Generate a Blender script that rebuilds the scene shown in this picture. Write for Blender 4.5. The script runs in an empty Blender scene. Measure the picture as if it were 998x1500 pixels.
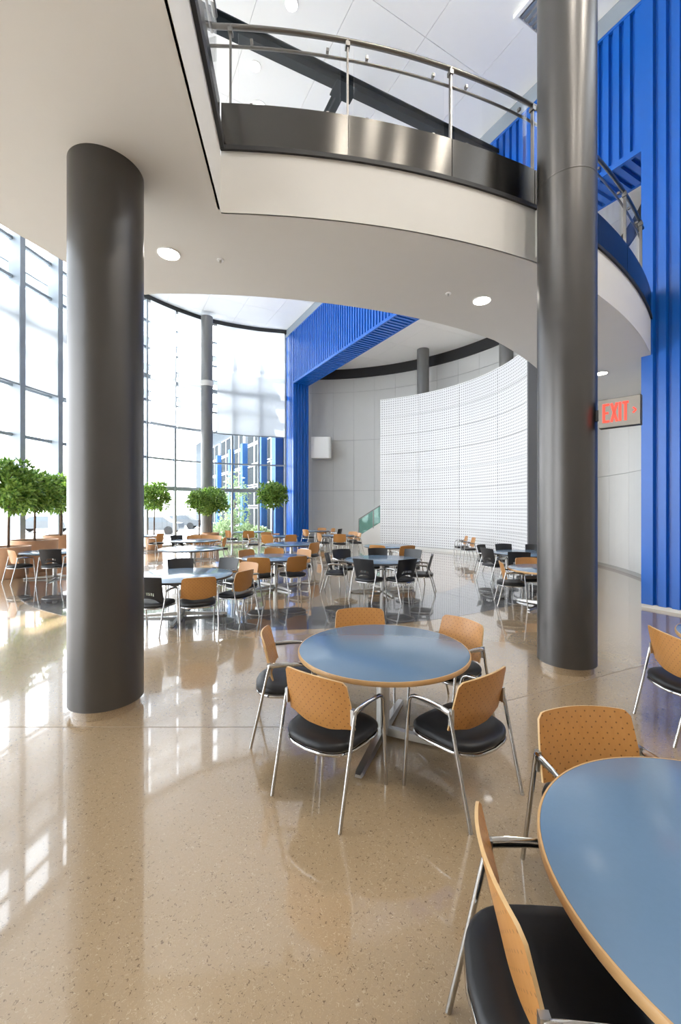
import bpy, bmesh, math, random
from math import pi, sin, cos, atan2, hypot, radians, sqrt
from mathutils import Vector, Matrix
random.seed(7)
scene = bpy.context.scene
COL = scene.collection

# ------------------------------------------------------------------ camera
F_PX, HORIZON, EYE = 615.0, 745.0, 1.92
cam_d = bpy.data.cameras.new('camera'); cam = bpy.data.objects.new('camera', cam_d); COL.objects.link(cam)
cam_d.sensor_fit = 'HORIZONTAL'; cam_d.sensor_width = 36.0; cam_d.lens = 36.0*F_PX/998.0
cam_d.shift_y = (HORIZON-750.0)/998.0
cam_d.clip_start = .05; cam_d.clip_end = 400
cam.location = (0, 0, EYE); cam.rotation_euler = (pi/2, 0, 0)
scene.camera = cam

# ------------------------------------------------------------------ view
vs = scene.view_settings
vs.view_transform = 'Standard'; vs.look = 'None'; vs.gamma = 1.0; vs.use_curve_mapping = False
vs.exposure = 0.83

# ------------------------------------------------------------------ sky
world = bpy.data.worlds.new('sky'); scene.world = world; world.use_nodes = True
wn = world.node_tree.nodes; wl = world.node_tree.links; wn.clear()
wo = wn.new('ShaderNodeOutputWorld'); wb = wn.new('ShaderNodeBackground')
wt = wn.new('ShaderNodeTexCoord'); ws = wn.new('ShaderNodeSeparateXYZ'); wr = wn.new('ShaderNodeValToRGB')
wl.new(wt.outputs['Generated'], ws.inputs[0]); wl.new(ws.outputs['Z'], wr.inputs[0]); wl.new(wr.outputs[0], wb.inputs[0])
wl.new(wb.outputs[0], wo.inputs[0])
wr.color_ramp.elements[0].position = 0.0; wr.color_ramp.elements[0].color = (.96, .98, 1, 1)
wr.color_ramp.elements[1].position = 0.75; wr.color_ramp.elements[1].color = (.80, .90, 1.0, 1)
wb.inputs[1].default_value = 4.2

# ------------------------------------------------------------------ sun
sun_d = bpy.data.lights.new('sun', 'SUN'); sun = bpy.data.objects.new('sun', sun_d); COL.objects.link(sun)
sun_d.energy = 9.0; sun_d.angle = radians(1.0); sun_d.color = (1, .96, .88)
sun.rotation_euler = (Vector((.60, -.42, -1.05))).to_track_quat('-Z', 'Y').to_euler()

# ------------------------------------------------------------------ materials
def new_mat(name):
    m = bpy.data.materials.new(name); m.use_nodes = True
    nt = m.node_tree; b = nt.nodes['Principled BSDF']
    return m, nt, b
def L(nt, a, b): nt.links.new(a, b)
def simple(name, col, rough=.5, metal=0.0, noise=.04, scale=6.0, spec=.5, bump=0.0, coat=0.0):
    m, nt, b = new_mat(name)
    b.inputs['Roughness'].default_value = rough; b.inputs['Metallic'].default_value = metal
    b.inputs['Specular IOR Level'].default_value = spec; b.inputs['Coat Weight'].default_value = coat
    tc = nt.nodes.new('ShaderNodeTexCoord'); nz = nt.nodes.new('ShaderNodeTexNoise'); nz.inputs['Scale'].default_value = scale
    nz.inputs['Detail'].default_value = 3
    L(nt, tc.outputs['Object'], nz.inputs['Vector'])
    mx = nt.nodes.new('ShaderNodeMix'); mx.data_type = 'RGBA'
    mx.inputs['A'].default_value = tuple(max(0, c*(1-noise)) for c in col)+(1,)
    mx.inputs['B'].default_value = tuple(min(1, c*(1+noise)) for c in col)+(1,)
    L(nt, nz.outputs['Fac'], mx.inputs['Factor']); L(nt, mx.outputs['Result'], b.inputs['Base Color'])
    if bump:
        bp = nt.nodes.new('ShaderNodeBump'); bp.inputs['Strength'].default_value = bump; bp.inputs['Distance'].default_value = .002
        L(nt, nz.outputs['Fac'], bp.inputs['Height']); L(nt, bp.outputs[0], b.inputs['Normal'])
    return m
M = {}
M['white'] = simple('white_paint', (.70, .685, .655), .75, noise=.015)
M['ceiling'] = simple('ceiling_white', (.92, .92, .92), .8, noise=.01)
M['joint'] = simple('joint_grey', (.45, .45, .45), .8)
M['grey_panel'] = simple('grey_wall_panel', (.62, .62, .61), .55, noise=.03, scale=1.5)
M['floorjoint'] = simple('floor_joint', (.26, .20, .14), .4)
M['column_far'] = simple('grey_column_metal', (.20, .20, .20), .45, metal=.3)
M['wingblue'] = simple('outside_blue_paint', (.012, .09, .28), .6)
M['rearwall'] = simple('rear_wall_paint', (.46, .43, .39), .8)
M['grey_joint'] = simple('grey_wall_joint', (.36, .36, .36), .7)
M['dark'] = simple('dark_reveal', (.022, .022, .024), .55)
M['column'] = simple('dark_column_metal', (.105, .10, .097), .34, metal=.85, noise=.05, scale=2)
M['steel'] = simple('brushed_steel', (.10, .095, .088), .24, metal=1.0, noise=.08, scale=3)
_nt = M['steel'].node_tree; _b = _nt.nodes['Principled BSDF']; _b.inputs['Anisotropic'].default_value = .92; _b.inputs['Anisotropic Rotation'].default_value = .25
_t = _nt.nodes.new('ShaderNodeTangent'); _t.direction_type = 'RADIAL'; _t.axis = 'Z'; _nt.links.new(_t.outputs[0], _b.inputs['Tangent'])
M['rail'] = simple('rail_metal', (.20, .19, .18), .32, metal=1.0)
M['chrome'] = simple('chrome', (.50, .49, .475), .13, metal=1.0, noise=.02)
M['satin'] = simple('satin_metal', (.50, .49, .47), .28, metal=1.0, noise=.03)
M['blue'] = simple('blue_cladding', (.004, .105, .47), .32, noise=.05, scale=.7, spec=.5)
M['vinyl'] = simple('black_vinyl', (.010, .010, .011), .42, noise=.2, scale=30, bump=.1, spec=.35)
M['black'] = simple('black_plastic', (.014, .014, .016), .38, noise=.1)
M['mullion'] = simple('mullion_aluminium', (.30, .34, .38), .5, metal=.2)
M['trusssteel'] = simple('painted_truss_steel', (.025, .032, .038), .6, spec=.2)
M['laminate'] = simple('blue_grey_laminate', (.115, .185, .275), .17, noise=.03, scale=60)
M['tan_edge'] = simple('maple_edge', (.50, .30, .13), .4, noise=.12, scale=25)
M['ply_edge'] = simple('plywood_edge', (.55, .36, .17), .45, noise=.12, scale=40)
M['dark_edge'] = simple('dark_table_edge', (.05, .05, .055), .4)
M['pot'] = simple('brown_planter', (.50, .29, .17), .55, noise=.15, scale=4)
M['soil'] = simple('potting_soil', (.05, .035, .025), .95, noise=.4, scale=40)
M['bark'] = simple('tree_bark', (.13, .075, .045), .85, noise=.3, scale=20)
M['paving'] = simple('outdoor_paving', (.66, .66, .65), .85, noise=.06, scale=.6)
M['car'] = simple('silver_car_paint', (.10, .11, .12), .4)
M['cardark'] = simple('dark_car_paint', (.10, .12, .14), .3, metal=.3)
M['rubber'] = simple('black_rubber', (.02, .02, .02), .7)
M['lampglow'], nt, b = new_mat('lamp_glow'); b.inputs['Emission Color'].default_value = (1, .95, .86, 1); b.inputs['Emission Strength'].default_value = 9
M['lampglow_small'], nt, b = new_mat('lamp_glow_small'); b.inputs['Emission Color'].default_value = (1, .97, .92, 1); b.inputs['Emission Strength'].default_value = 3
M['exitred'], nt, b = new_mat('exit_red'); b.inputs['Base Color'].default_value = (.8, .03, .02, 1)
b.inputs['Emission Color'].default_value = (1, .06, .03, 1); b.inputs['Emission Strength'].default_value = .75
M['exitplate'] = simple('exit_sign_plate', (.27, .25, .22), .45, metal=.3)

def terrazzo(name, base, c1, c2, c3, rough):
    m, nt, b = new_mat(name)
    tc = nt.nodes.new('ShaderNodeTexCoord')
    v = nt.nodes.new('ShaderNodeTexVoronoi'); v.inputs['Scale'].default_value = 140; v.inputs['Randomness'].default_value = 1
    dn = nt.nodes.new('ShaderNodeTexNoise'); dn.inputs['Scale'].default_value = 55; dn.inputs['Detail'].default_value = 1
    L(nt, tc.outputs['Object'], dn.inputs['Vector'])
    vm = nt.nodes.new('ShaderNodeVectorMath'); vm.operation = 'MULTIPLY_ADD'; vm.inputs[1].default_value = (.045, .045, 0)
    L(nt, dn.outputs['Color'], vm.inputs[0]); L(nt, tc.outputs['Object'], vm.inputs[2])
    L(nt, vm.outputs[0], v.inputs['Vector'])
    sp = nt.nodes.new('ShaderNodeSeparateColor'); L(nt, v.outputs['Color'], sp.inputs[0])
    rp = nt.nodes.new('ShaderNodeValToRGB'); rp.color_ramp.interpolation = 'CONSTANT'
    e = rp.color_ramp.elements; e[0].position = 0; e[0].color = c1+(1,); e[1].position = .09; e[1].color = base+(1,)
    x = e.new(.72); x.color = c2+(1,); x = e.new(.90); x.color = c3+(1,)
    L(nt, sp.outputs[0], rp.inputs[0])
    # cement matrix between the chips
    lt = nt.nodes.new('ShaderNodeMath'); lt.operation = 'LESS_THAN'; lt.inputs[1].default_value = .42
    v2 = nt.nodes.new('ShaderNodeTexVoronoi'); v2.inputs['Scale'].default_value = 140
    L(nt, vm.outputs[0], v2.inputs['Vector']); L(nt, v2.outputs['Distance'], lt.inputs[0])
    mx = nt.nodes.new('ShaderNodeMix'); mx.data_type = 'RGBA'; mx.inputs['A'].default_value = tuple(c*.93 for c in base)+(1,)
    L(nt, lt.outputs[0], mx.inputs['Factor']); L(nt, rp.outputs[0], mx.inputs['B'])
    nz = nt.nodes.new('ShaderNodeTexNoise'); nz.inputs['Scale'].default_value = .7; L(nt, tc.outputs['Object'], nz.inputs['Vector'])
    hs = nt.nodes.new('ShaderNodeHueSaturation'); mr = nt.nodes.new('ShaderNodeMapRange')
    mr.inputs['To Min'].default_value = .93; mr.inputs['To Max'].default_value = 1.07
    L(nt, nz.outputs['Fac'], mr.inputs['Value']); L(nt, mr.outputs[0], hs.inputs['Value']); L(nt, mx.outputs['Result'], hs.inputs['Color'])
    L(nt, hs.outputs[0], b.inputs['Base Color'])
    b.inputs['Roughness'].default_value = rough; b.inputs['Specular IOR Level'].default_value = .6
    b.inputs['Coat Weight'].default_value = 1.0; b.inputs['Coat Roughness'].default_value = .04; b.inputs['Coat IOR'].default_value = 1.58
    return m
M['floor'] = terrazzo('beige_terrazzo', (.345, .245, .143), (.16, .105, .06), (.37, .27, .17), (.42, .32, .205), .22)
M['band'] = terrazzo('grey_terrazzo', (.06, .06, .064), (.03, .03, .03), (.09, .09, .09), (.14, .14, .14), .2)

def wood(name, c1, c2, dots):
    m, nt, b = new_mat(name)
    tc = nt.nodes.new('ShaderNodeTexCoord'); mp = nt.nodes.new('ShaderNodeMapping'); mp.inputs['Scale'].default_value = (14, 14, 2.2)
    nz = nt.nodes.new('ShaderNodeTexNoise'); nz.inputs['Scale'].default_value = 3; nz.inputs['Detail'].default_value = 5
    L(nt, tc.outputs['Object'], mp.inputs[0]); L(nt, mp.outputs[0], nz.inputs['Vector'])
    mx = nt.nodes.new('ShaderNodeMix'); mx.data_type = 'RGBA'; mx.inputs['A'].default_value = c1+(1,); mx.inputs['B'].default_value = c2+(1,)
    L(nt, nz.outputs['Fac'], mx.inputs['Factor'])
    out = mx.outputs['Result']
    if dots:   # pressed dimples in the veneer, staggered grid read from the UVs (metres)
        uv = nt.nodes.new('ShaderNodeUVMap'); se = nt.nodes.new('ShaderNodeSeparateXYZ'); L(nt, uv.outputs[0], se.inputs[0])
        def mth(op, a, bb=None):
            n = nt.nodes.new('ShaderNodeMath'); n.operation = op
            if hasattr(a, 'links'): L(nt, a, n.inputs[0])
            else: n.inputs[0].default_value = a
            if bb is not None:
                if hasattr(bb, 'links'): L(nt, bb, n.inputs[1])
                else: n.inputs[1].default_value = bb
            return n.outputs[0]
        u = mth('DIVIDE', se.outputs[0], .052); v = mth('DIVIDE', se.outputs[1], .052)
        a1 = mth('ADD', u, v); a2 = mth('SUBTRACT', u, v)      # diagonal lattice
        f1 = mth('SUBTRACT', mth('FRACT', a1), .5); f2 = mth('SUBTRACT', mth('FRACT', a2), .5)
        d = mth('SQRT', mth('ADD', mth('MULTIPLY', f1, f1), mth('MULTIPLY', f2, f2)))
        dot = mth('LESS_THAN', d, .115)
        m2 = nt.nodes.new('ShaderNodeMix'); m2.data_type = 'RGBA'; m2.inputs['B'].default_value = tuple(c*.45 for c in c1)+(1,)
        L(nt, dot, m2.inputs['Factor']); L(nt, out, m2.inputs['A']); out = m2.outputs['Result']
        bp = nt.nodes.new('ShaderNodeBump'); bp.invert = True; bp.inputs['Strength'].default_value = .6; bp.inputs['Distance'].default_value = .003
        L(nt, dot, bp.inputs['Height']); L(nt, bp.outputs[0], b.inputs['Normal'])
    L(nt, out, b.inputs['Base Color']); b.inputs['Roughness'].default_value = .36
    b.inputs['Coat Weight'].default_value = .15; b.inputs['Coat Roughness'].default_value = .2
    return m
M['wood'] = wood('beech_veneer', (.42, .18, .043), (.52, .245, .07), True)

def glass_mat(name, tint, refl):
    m = bpy.data.materials.new(name); m.use_nodes = True; nt = m.node_tree; nt.nodes.clear()
    o = nt.nodes.new('ShaderNodeOutputMaterial'); t = nt.nodes.new('ShaderNodeBsdfTransparent'); g = nt.nodes.new('ShaderNodeBsdfGlossy')
    x = nt.nodes.new('ShaderNodeMixShader'); lw = nt.nodes.new('ShaderNodeLayerWeight'); pw = nt.nodes.new('ShaderNodeMath'); pw.operation = 'POWER'; pw.inputs[1].default_value = 5
    fr = nt.nodes.new('ShaderNodeMath'); fr.operation = 'MULTIPLY_ADD'; fr.inputs[1].default_value = .92; fr.inputs[2].default_value = .04
    L(nt, lw.outputs['Facing'], pw.inputs[0]); L(nt, pw.outputs[0], fr.inputs[0])
    mu = nt.nodes.new('ShaderNodeMath'); mu.operation = 'MULTIPLY'; mu.inputs[1].default_value = refl
    t.inputs[0].default_value = tint+(1,); g.inputs['Roughness'].default_value = .02
    L(nt, fr.outputs[0], mu.inputs[0]); L(nt, mu.outputs[0], x.inputs[0]); L(nt, t.outputs[0], x.inputs[1]); L(nt, g.outputs[0], x.inputs[2])
    L(nt, x.outputs[0], o.inputs[0]); return m
M['glass'] = glass_mat('clear_glass', (.985, .99, .993), .5)
M['glass_green'] = glass_mat('green_guard_glass', (.55, .78, .72), 1.0)

def shade_mat(name, t0, t1):
    m = bpy.data.materials.new(name); m.use_nodes = True; nt = m.node_tree; nt.nodes.clear()
    o = nt.nodes.new('ShaderNodeOutputMaterial'); d = nt.nodes.new('ShaderNodeBsdfDiffuse'); tl = nt.nodes.new('ShaderNodeBsdfTranslucent')
    tp = nt.nodes.new('ShaderNodeBsdfTransparent'); a = nt.nodes.new('ShaderNodeMixShader'); c = nt.nodes.new('ShaderNodeMixShader')
    tc = nt.nodes.new('ShaderNodeTexCoord'); nz = nt.nodes.new('ShaderNodeTexNoise'); nz.inputs['Scale'].default_value = 1.2
    rp = nt.nodes.new('ShaderNodeMapRange'); rp.inputs['To Min'].default_value = t0; rp.inputs['To Max'].default_value = t1
    L(nt, tc.outputs['Object'], nz.inputs['Vector']); L(nt, nz.outputs['Fac'], rp.inputs['Value'])
    d.inputs[0].default_value = (.62, .63, .64, 1); tl.inputs[0].default_value = (.80, .82, .84, 1)
    a.inputs[0].default_value = .6; L(nt, d.outputs[0], a.inputs[1]); L(nt, tl.outputs[0], a.inputs[2])
    L(nt, rp.outputs[0], c.inputs[0]); L(nt, a.outputs[0], c.inputs[1]); L(nt, tp.outputs[0], c.inputs[2]); L(nt, c.outputs[0], o.inputs[0])
    return m
M['shade'] = shade_mat('dense_shade_cloth', .06, .10); M['shade_thin'] = shade_mat('thin_shade_cloth', .18, .24)

def perf_mat():
    m, nt, b = new_mat('perforated_white_metal')
    uv = nt.nodes.new('ShaderNodeUVMap'); mp = nt.nodes.new('ShaderNodeMapping'); mp.inputs['Scale'].default_value = (8.5, 8.5, 1)
    L(nt, uv.outputs[0], mp.inputs[0]); v = nt.nodes.new('ShaderNodeTexVoronoi'); v.inputs['Randomness'].default_value = 0; v.inputs['Scale'].default_value = 1
    v.voronoi_dimensions = '2D'
    L(nt, mp.outputs[0], v.inputs['Vector'])
    lt = nt.nodes.new('ShaderNodeMath'); lt.operation = 'LESS_THAN'; lt.inputs[1].default_value = .27; L(nt, v.outputs['Distance'], lt.inputs[0])
    mx = nt.nodes.new('ShaderNodeMix'); mx.data_type = 'RGBA'; mx.inputs['A'].default_value = (.74, .74, .75, 1); mx.inputs['B'].default_value = (.38, .38, .39, 1)
    L(nt, lt.outputs[0], mx.inputs['Factor']); L(nt, mx.outputs['Result'], b.inputs['Base Color']); b.inputs['Roughness'].default_value = .45
    bp = nt.nodes.new('ShaderNodeBump'); bp.invert = True; bp.inputs['Strength'].default_value = .5; bp.inputs['Distance'].default_value = .01
    L(nt, lt.outputs[0], bp.inputs['Height']); L(nt, bp.outputs[0], b.inputs['Normal'])
    return m
M['perf'] = perf_mat()

def leaf_mat(name, c1, c2):
    m, nt, b = new_mat(name)
    oi = nt.nodes.new('ShaderNodeTexCoord'); nz = nt.nodes.new('ShaderNodeTexNoise'); nz.inputs['Scale'].default_value = 12
    L(nt, oi.outputs['Object'], nz.inputs['Vector'])
    rp = nt.nodes.new('ShaderNodeValToRGB'); rp.color_ramp.elements[0].position = .35; rp.color_ramp.elements[1].position = .65
    rp.color_ramp.elements[0].color = c1+(1,); rp.color_ramp.elements[1].color = c2+(1,)
    L(nt, nz.outputs['Fac'], rp.inputs[0]); L(nt, rp.outputs[0], b.inputs['Base Color']); b.inputs['Roughness'].default_value = .4
    tl = nt.nodes.new('ShaderNodeBsdfTranslucent'); L(nt, rp.outputs[0], tl.inputs[0])
    x = nt.nodes.new('ShaderNodeMixShader'); x.inputs[0].default_value = .4
    o = nt.nodes['Material Output']; L(nt, b.outputs[0], x.inputs[1]); L(nt, tl.outputs[0], x.inputs[2]); L(nt, x.outputs[0], o.inputs[0])
    return m
M['leaf'] = leaf_mat('ficus_leaf', (.045, .145, .02), (.34, .50, .10))
M['hedge'] = leaf_mat('hedge_leaf', (.22, .32, .15), (.38, .48, .28))

# ------------------------------------------------------------------ mesh helpers
class MB:
    def __init__(s): s.v = []; s.f = []; s.mi = []; s.uv = None
    def add(s, vs, fs, mi=0):
        o = len(s.v); s.v += [tuple(p) for p in vs]; s.f += [tuple(i+o for i in f) for f in fs]; s.mi += [mi]*len(fs)
    def box(s, x, y, z, sx, sy, sz, rz=0.0, mi=0):
        c, n = cos(rz), sin(rz); vs = []
        for dz in (-.5, .5):
            for dx, dy in ((-.5, -.5), (.5, -.5), (.5, .5), (-.5, .5)):
                a, b = dx*sx, dy*sy; vs.append((x+a*c-b*n, y+a*n+b*c, z+dz*sz))
        s.add(vs, [(3, 2, 1, 0), (4, 5, 6, 7), (0, 1, 5, 4), (1, 2, 6, 5), (2, 3, 7, 6), (3, 0, 4, 7)], mi)
    def prism(s, poly, z0, z1, mi=0, zf=None):
        n = len(poly); zf = zf or (lambda x, y: 0.0)
        a = sum(poly[i][0]*poly[(i+1) % n][1]-poly[(i+1) % n][0]*poly[i][1] for i in range(n))
        if a < 0: poly = poly[::-1]
        vs = [(x, y, z0+zf(x, y)) for x, y in poly]+[(x, y, z1+zf(x, y)) for x, y in poly]
        fs = [tuple(range(n-1, -1, -1)), tuple(range(n, 2*n))]+[(i, (i+1) % n, n+(i+1) % n, n+i) for i in range(n)]
        s.add(vs, fs, mi)
    def strip(s, inner, outer, z0, z1, mi=0, zf=None):     # prism between two equal-length plan polylines
        n = len(inner); zf = zf or (lambda x, y: 0.0); vs = []
        for i in range(n):
            for (x, y), z in ((inner[i], z0), (outer[i], z0), (outer[i], z1), (inner[i], z1)): vs.append((x, y, z+zf(x, y)))
        fs = []
        for i in range(n-1):
            a, b = 4*i, 4*i+4
            for j in range(4): fs.append((a+j, a+(j+1) % 4, b+(j+1) % 4, b+j))
        fs += [(3, 2, 1, 0), tuple(4*n-4+j for j in range(4))]
        s.add(vs, fs, mi)
    def tube(s, pts, r, n=8, r2=None, up=None, mi=0):      # swept (elliptical) tube; r may be a list
        pts = [Vector(p) for p in pts]; k = len(pts); rr = r if isinstance(r, (list, tuple)) else [r]*k
        r2 = r2 if isinstance(r2, (list, tuple)) else ([r2]*k if r2 is not None else rr)
        vs = []; side = None
        for i, p in enumerate(pts):
            t = (pts[min(i+1, k-1)]-pts[max(i-1, 0)]).normalized()
            if side is None:
                ref = Vector(up) if up else (Vector((0, 0, 1)) if abs(t.z) < .9 else Vector((1, 0, 0)))
                side = t.cross(ref).normalized()
            else: side = (side-t*side.dot(t)).normalized()
            nn = side.cross(t).normalized()
            for j in range(n):
                a = 2*pi*j/n; vs.append(p+side*(cos(a)*rr[i])+nn*(sin(a)*r2[i]))
        fs = [(i*n+j, i*n+(j+1) % n, (i+1)*n+(j+1) % n, (i+1)*n+j) for i in range(k-1) for j in range(n)]
        fs += [tuple(range(n-1, -1, -1)), tuple((k-1)*n+j for j in range(n))]
        s.add(vs, fs, mi)
    def lathe(s, prof, n, c=(0, 0), mi=0):
        vs = []; k = len(prof)
        for r, z in prof:
            for j in range(n): vs.append((c[0]+r*cos(2*pi*j/n), c[1]+r*sin(2*pi*j/n), z))
        fs = [(i*n+j, i*n+(j+1) % n, (i+1)*n+(j+1) % n, (i+1)*n+j) for i in range(k-1) for j in range(n)]
        if prof[0][0] > 1e-4: fs.append(tuple(range(n-1, -1, -1)))
        if prof[-1][0] > 1e-4: fs.append(tuple((k-1)*n+j for j in range(n)))
        s.add(vs, fs, mi)
    def rings(s, rl, mi=0):                                # closed rings lofted
        n = len(rl[0]); vs = [p for r in rl for p in r]
        fs = [(i*n+j, i*n+(j+1) % n, (i+1)*n+(j+1) % n, (i+1)*n+j) for i in range(len(rl)-1) for j in range(n)]
        fs += [tuple(range(n-1, -1, -1)), tuple((len(rl)-1)*n+j for j in range(n))]
        s.add(vs, fs, mi)
    def hbeam(s, p, q, w, h, t, mi=0):
        p, q = Vector(p), Vector(q); d = (q-p).normalized(); sd = d.cross(Vector((0, 0, 1))).normalized(); up = sd.cross(d)
        for a, b, ww, hh in ((0, h/2-t/2, w, t), (0, -h/2+t/2, w, t), (0, 0, t, h-2*t)):
            vs = []
            for base in (p, q):
                c = base+up*b
                for e, f in ((-.5, -.5), (.5, -.5), (.5, .5), (-.5, .5)): vs.append(c+sd*(e*ww)+up*(f*hh))
            s.add(vs, [(3, 2, 1, 0), (4, 5, 6, 7), (0, 1, 5, 4), (1, 2, 6, 5), (2, 3, 7, 6), (3, 0, 4, 7)], mi)
    def mesh(s, name, mats, smooth=None):
        me = bpy.data.meshes.new(name); me.from_pydata(s.v, [], s.f)
        for m in (mats if isinstance(mats, (list, tuple)) else [mats]): me.materials.append(m)
        if any(s.mi): me.polygons.foreach_set('material_index', s.mi)
        if s.uv:
            ul = me.uv_layers.new(name='UVMap'); ul.data.foreach_set('uv', [c for lp in me.loops for c in s.uv[lp.vertex_index]])
        bm = bmesh.new(); bm.from_mesh(me); bmesh.ops.recalc_face_normals(bm, faces=bm.faces); bm.to_mesh(me); bm.free()
        if smooth:
            me.polygons.foreach_set('use_smooth', [True]*len(me.polygons)); me.set_sharp_from_angle(angle=radians(smooth))
        me.update(); return me
    def obj(s, name, mats, parent=None, smooth=None, loc=None, rz=0.0):
        return place(name, s.mesh(name, mats, smooth), parent, loc, rz)
def place(name, me, parent=None, loc=None, rz=0.0):
    o = bpy.data.objects.new(name, me); COL.objects.link(o)
    if parent is not None: o.parent = parent
    if loc: o.location = loc
    if rz: o.rotation_euler = (0, 0, rz)
    return o
def tag(o, label, cat, group=None):
    o['label'] = label; o['category'] = cat
    if group: o['group'] = group
    return o
def thing(name, label, cat, loc=(0, 0, 0), rz=0.0, group=None):
    o = place(name, None, None, loc, rz); o.empty_display_size = .2; return tag(o, label, cat, group)
def struct(o): o['kind'] = 'structure'; return o
def arc(c, r, a0, a1, n): return [(c[0]+r*cos(radians(a0+(a1-a0)*i/n)), c[1]+r*sin(radians(a0+(a1-a0)*i/n))) for i in range(n+1)]
def dup_tree(o, parent=None):
    c = o.copy(); COL.objects.link(c)
    if parent is not None: c.parent = parent
    for ch in o.children: dup_tree(ch, c)
    return c
def clip(poly, region):                                   # convex clip
    out = poly; n = len(region)
    for i in range(n):
        a, b = region[i], region[(i+1) % n]; inp, out = out, []
        if not inp: return []
        sd = lambda p: (b[0]-a[0])*(p[1]-a[1])-(b[1]-a[1])*(p[0]-a[0])
        for j in range(len(inp)):
            p, q = inp[j-1], inp[j]; sp, sq = sd(p), sd(q)
            if sq >= 0:
                if sp < 0: t = sp/(sp-sq); out.append((p[0]+t*(q[0]-p[0]), p[1]+t*(q[1]-p[1])))
                out.append(q)
            elif sp >= 0: t = sp/(sp-sq); out.append((p[0]+t*(q[0]-p[0]), p[1]+t*(q[1]-p[1])))
    return out
def hull(pts):
    pts = sorted(set(pts)); 
    def half(ps):
        h = []
        for p in ps:
            while len(h) > 1 and (h[-1][0]-h[-2][0])*(p[1]-h[-2][1])-(h[-1][1]-h[-2][1])*(p[0]-h[-2][0]) <= 0: h.pop()
            h.append(p)
        return h
    a, b = half(pts), half(pts[::-1]); return a[:-1]+b[:-1]

# ------------------------------------------------------------------ plan geometry (metres; camera at origin looking along +Y)
HS = 5.19                                  # underside of the mezzanine
CEIL = 12.25                               # hall ceiling
CEIL2 = 10.25                              # lower ceiling beyond the blue portal
PU = Vector((-.4876, .8731)); PN = Vector((.8731, .4876))  # along portal (to the left pier), and its depth
P0 = Vector((5.88, 8.20))                  # front left corner of right pier
PLEN = 17.45                               # to the left pier's corner
C_IN, R_IN = (-2.6, 16.1), 9.71            # void edge of the curved walkway
C_OUT, R_OUT = (-1.67, 14.83), 10.2        # near edge of the curved walkway
R_WALL = 10.5
C_SCR, R_SCR = (-.73, 14.42), 7.0

def spline(ctrl, n):
    out = []
    for i in range(1, len(ctrl)-2):
        p0, p1, p2, p3 = [Vector(p) for p in ctrl[i-1:i+3]]
        for k in range(n):
            t = k/n; out.append(tuple(.5*((2*p1)+(-p0+p2)*t+(2*p0-5*p1+4*p2-p3)*t*t+(-p0+3*p1-3*p2+p3)*t**3)))
    out.append(tuple(ctrl[-2])); return out
FAC = spline([(-10.9, -9), (-11.1, -7), (-11.35, 4), (-11.5, 9), (-11.4, 12.2), (-11.1, 14.4), (-10.7, 16.6), (-9.55, 20.2), (-7.5, 22.75), (-5.3, 23.95), (-3.12, 24.52), (-1, 24.9)], 10)
FLEN = [0.0]
for a, b in zip(FAC, FAC[1:]): FLEN.append(FLEN[-1]+hypot(b[0]-a[0], b[1]-a[1]))
def fac_at(s):
    for i in range(len(FAC)-1):
        if s <= FLEN[i+1] or i == len(FAC)-2:
            t = (s-FLEN[i])/(FLEN[i+1]-FLEN[i]); a, b = FAC[i], FAC[i+1]
            return (a[0]+t*(b[0]-a[0]), a[1]+t*(b[1]-a[1])), atan2(b[1]-a[1], b[0]-a[0])

# ------------------------------------------------------------------ floor
wall_arc = arc(C_OUT, R_WALL, 96, -40, 40)
pr = P0-PU*3.4
floor_pts = hull(FAC+wall_arc+[(pr.x+1.2, pr.y), (pr.x+1.2, -7), (-11.1, -7)])
fb = MB(); fb.prism(floor_pts, -.15, 0)
floor = struct(fb.obj('floor', M['floor']))
bb = MB(); bb.strip(arc((-1.9, 14.4), 6.35, 190, 345, 70), arc((-1.4, 14.18), 7.55, 190, 345, 70), -.004, .002)
struct(bb.obj('trim_1', M['band']))
def joint(p, q, w=.005):
    d = Vector(q)-Vector(p); m = MB(); m.box((p[0]+q[0])/2, (p[1]+q[1])/2, .0005, d.length, w, .003, atan2(d.y, d.x)); return m
struct(joint((.5, 3.65), (6.0, 6.215)).obj('trim_2', M['floorjoint']))
struct(joint((-10.5, 3.69), (.2, 3.69), .004).obj('trim_3', M['floorjoint']))

# ------------------------------------------------------------------ hall ceiling, in joined square panels
hall = hull([p for p in FAC]+[tuple(P0+PU*(PLEN+1.3)), tuple(P0-PU*3.4), (pr.x+1.2, -7), (-11.1, -7)])
cb = MB(); cb.prism(hall, CEIL+.03, CEIL+.3); ceiling = struct(cb.obj('ceiling', M['joint']))
def ceiling_tiles(region, z, size, parent, org):
    k = 16
    for i in range(-k, k):
        for j in range(-k, k):
            q = [org+PU*(size*(i+a))+PN*(size*(j+b)) for a, b in ((.003, .003), (.997, .003), (.997, .997), (.003, .997))]
            c = clip([tuple(v) for v in q][::1] if True else [], region)
            if len(c) < 3: continue
            ar = abs(sum(c[m-1][0]*c[m][1]-c[m][0]*c[m-1][1] for m in range(len(c))))/2
            if ar < .02: continue
            t = MB(); t.prism(c, z, z+.029); t.obj('ceiling_panel', M['ceiling'], parent)
ceiling_tiles(hall, CEIL, 1.72, ceiling, Vector((1.86, 9.2)))
back_reg = clip(arc(C_OUT, R_WALL+.05, 0, 360, 72)[:-1], [tuple(P0+PN*.5+PU*30), tuple(P0+PN*.5-PU*30), tuple(P0+PN*40-PU*30), tuple(P0+PN*40+PU*30)])
cb = MB(); cb.prism(back_reg, CEIL2+.03, CEIL2+.25); ceiling2 = struct(cb.obj('ceiling', M['joint']))
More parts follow.
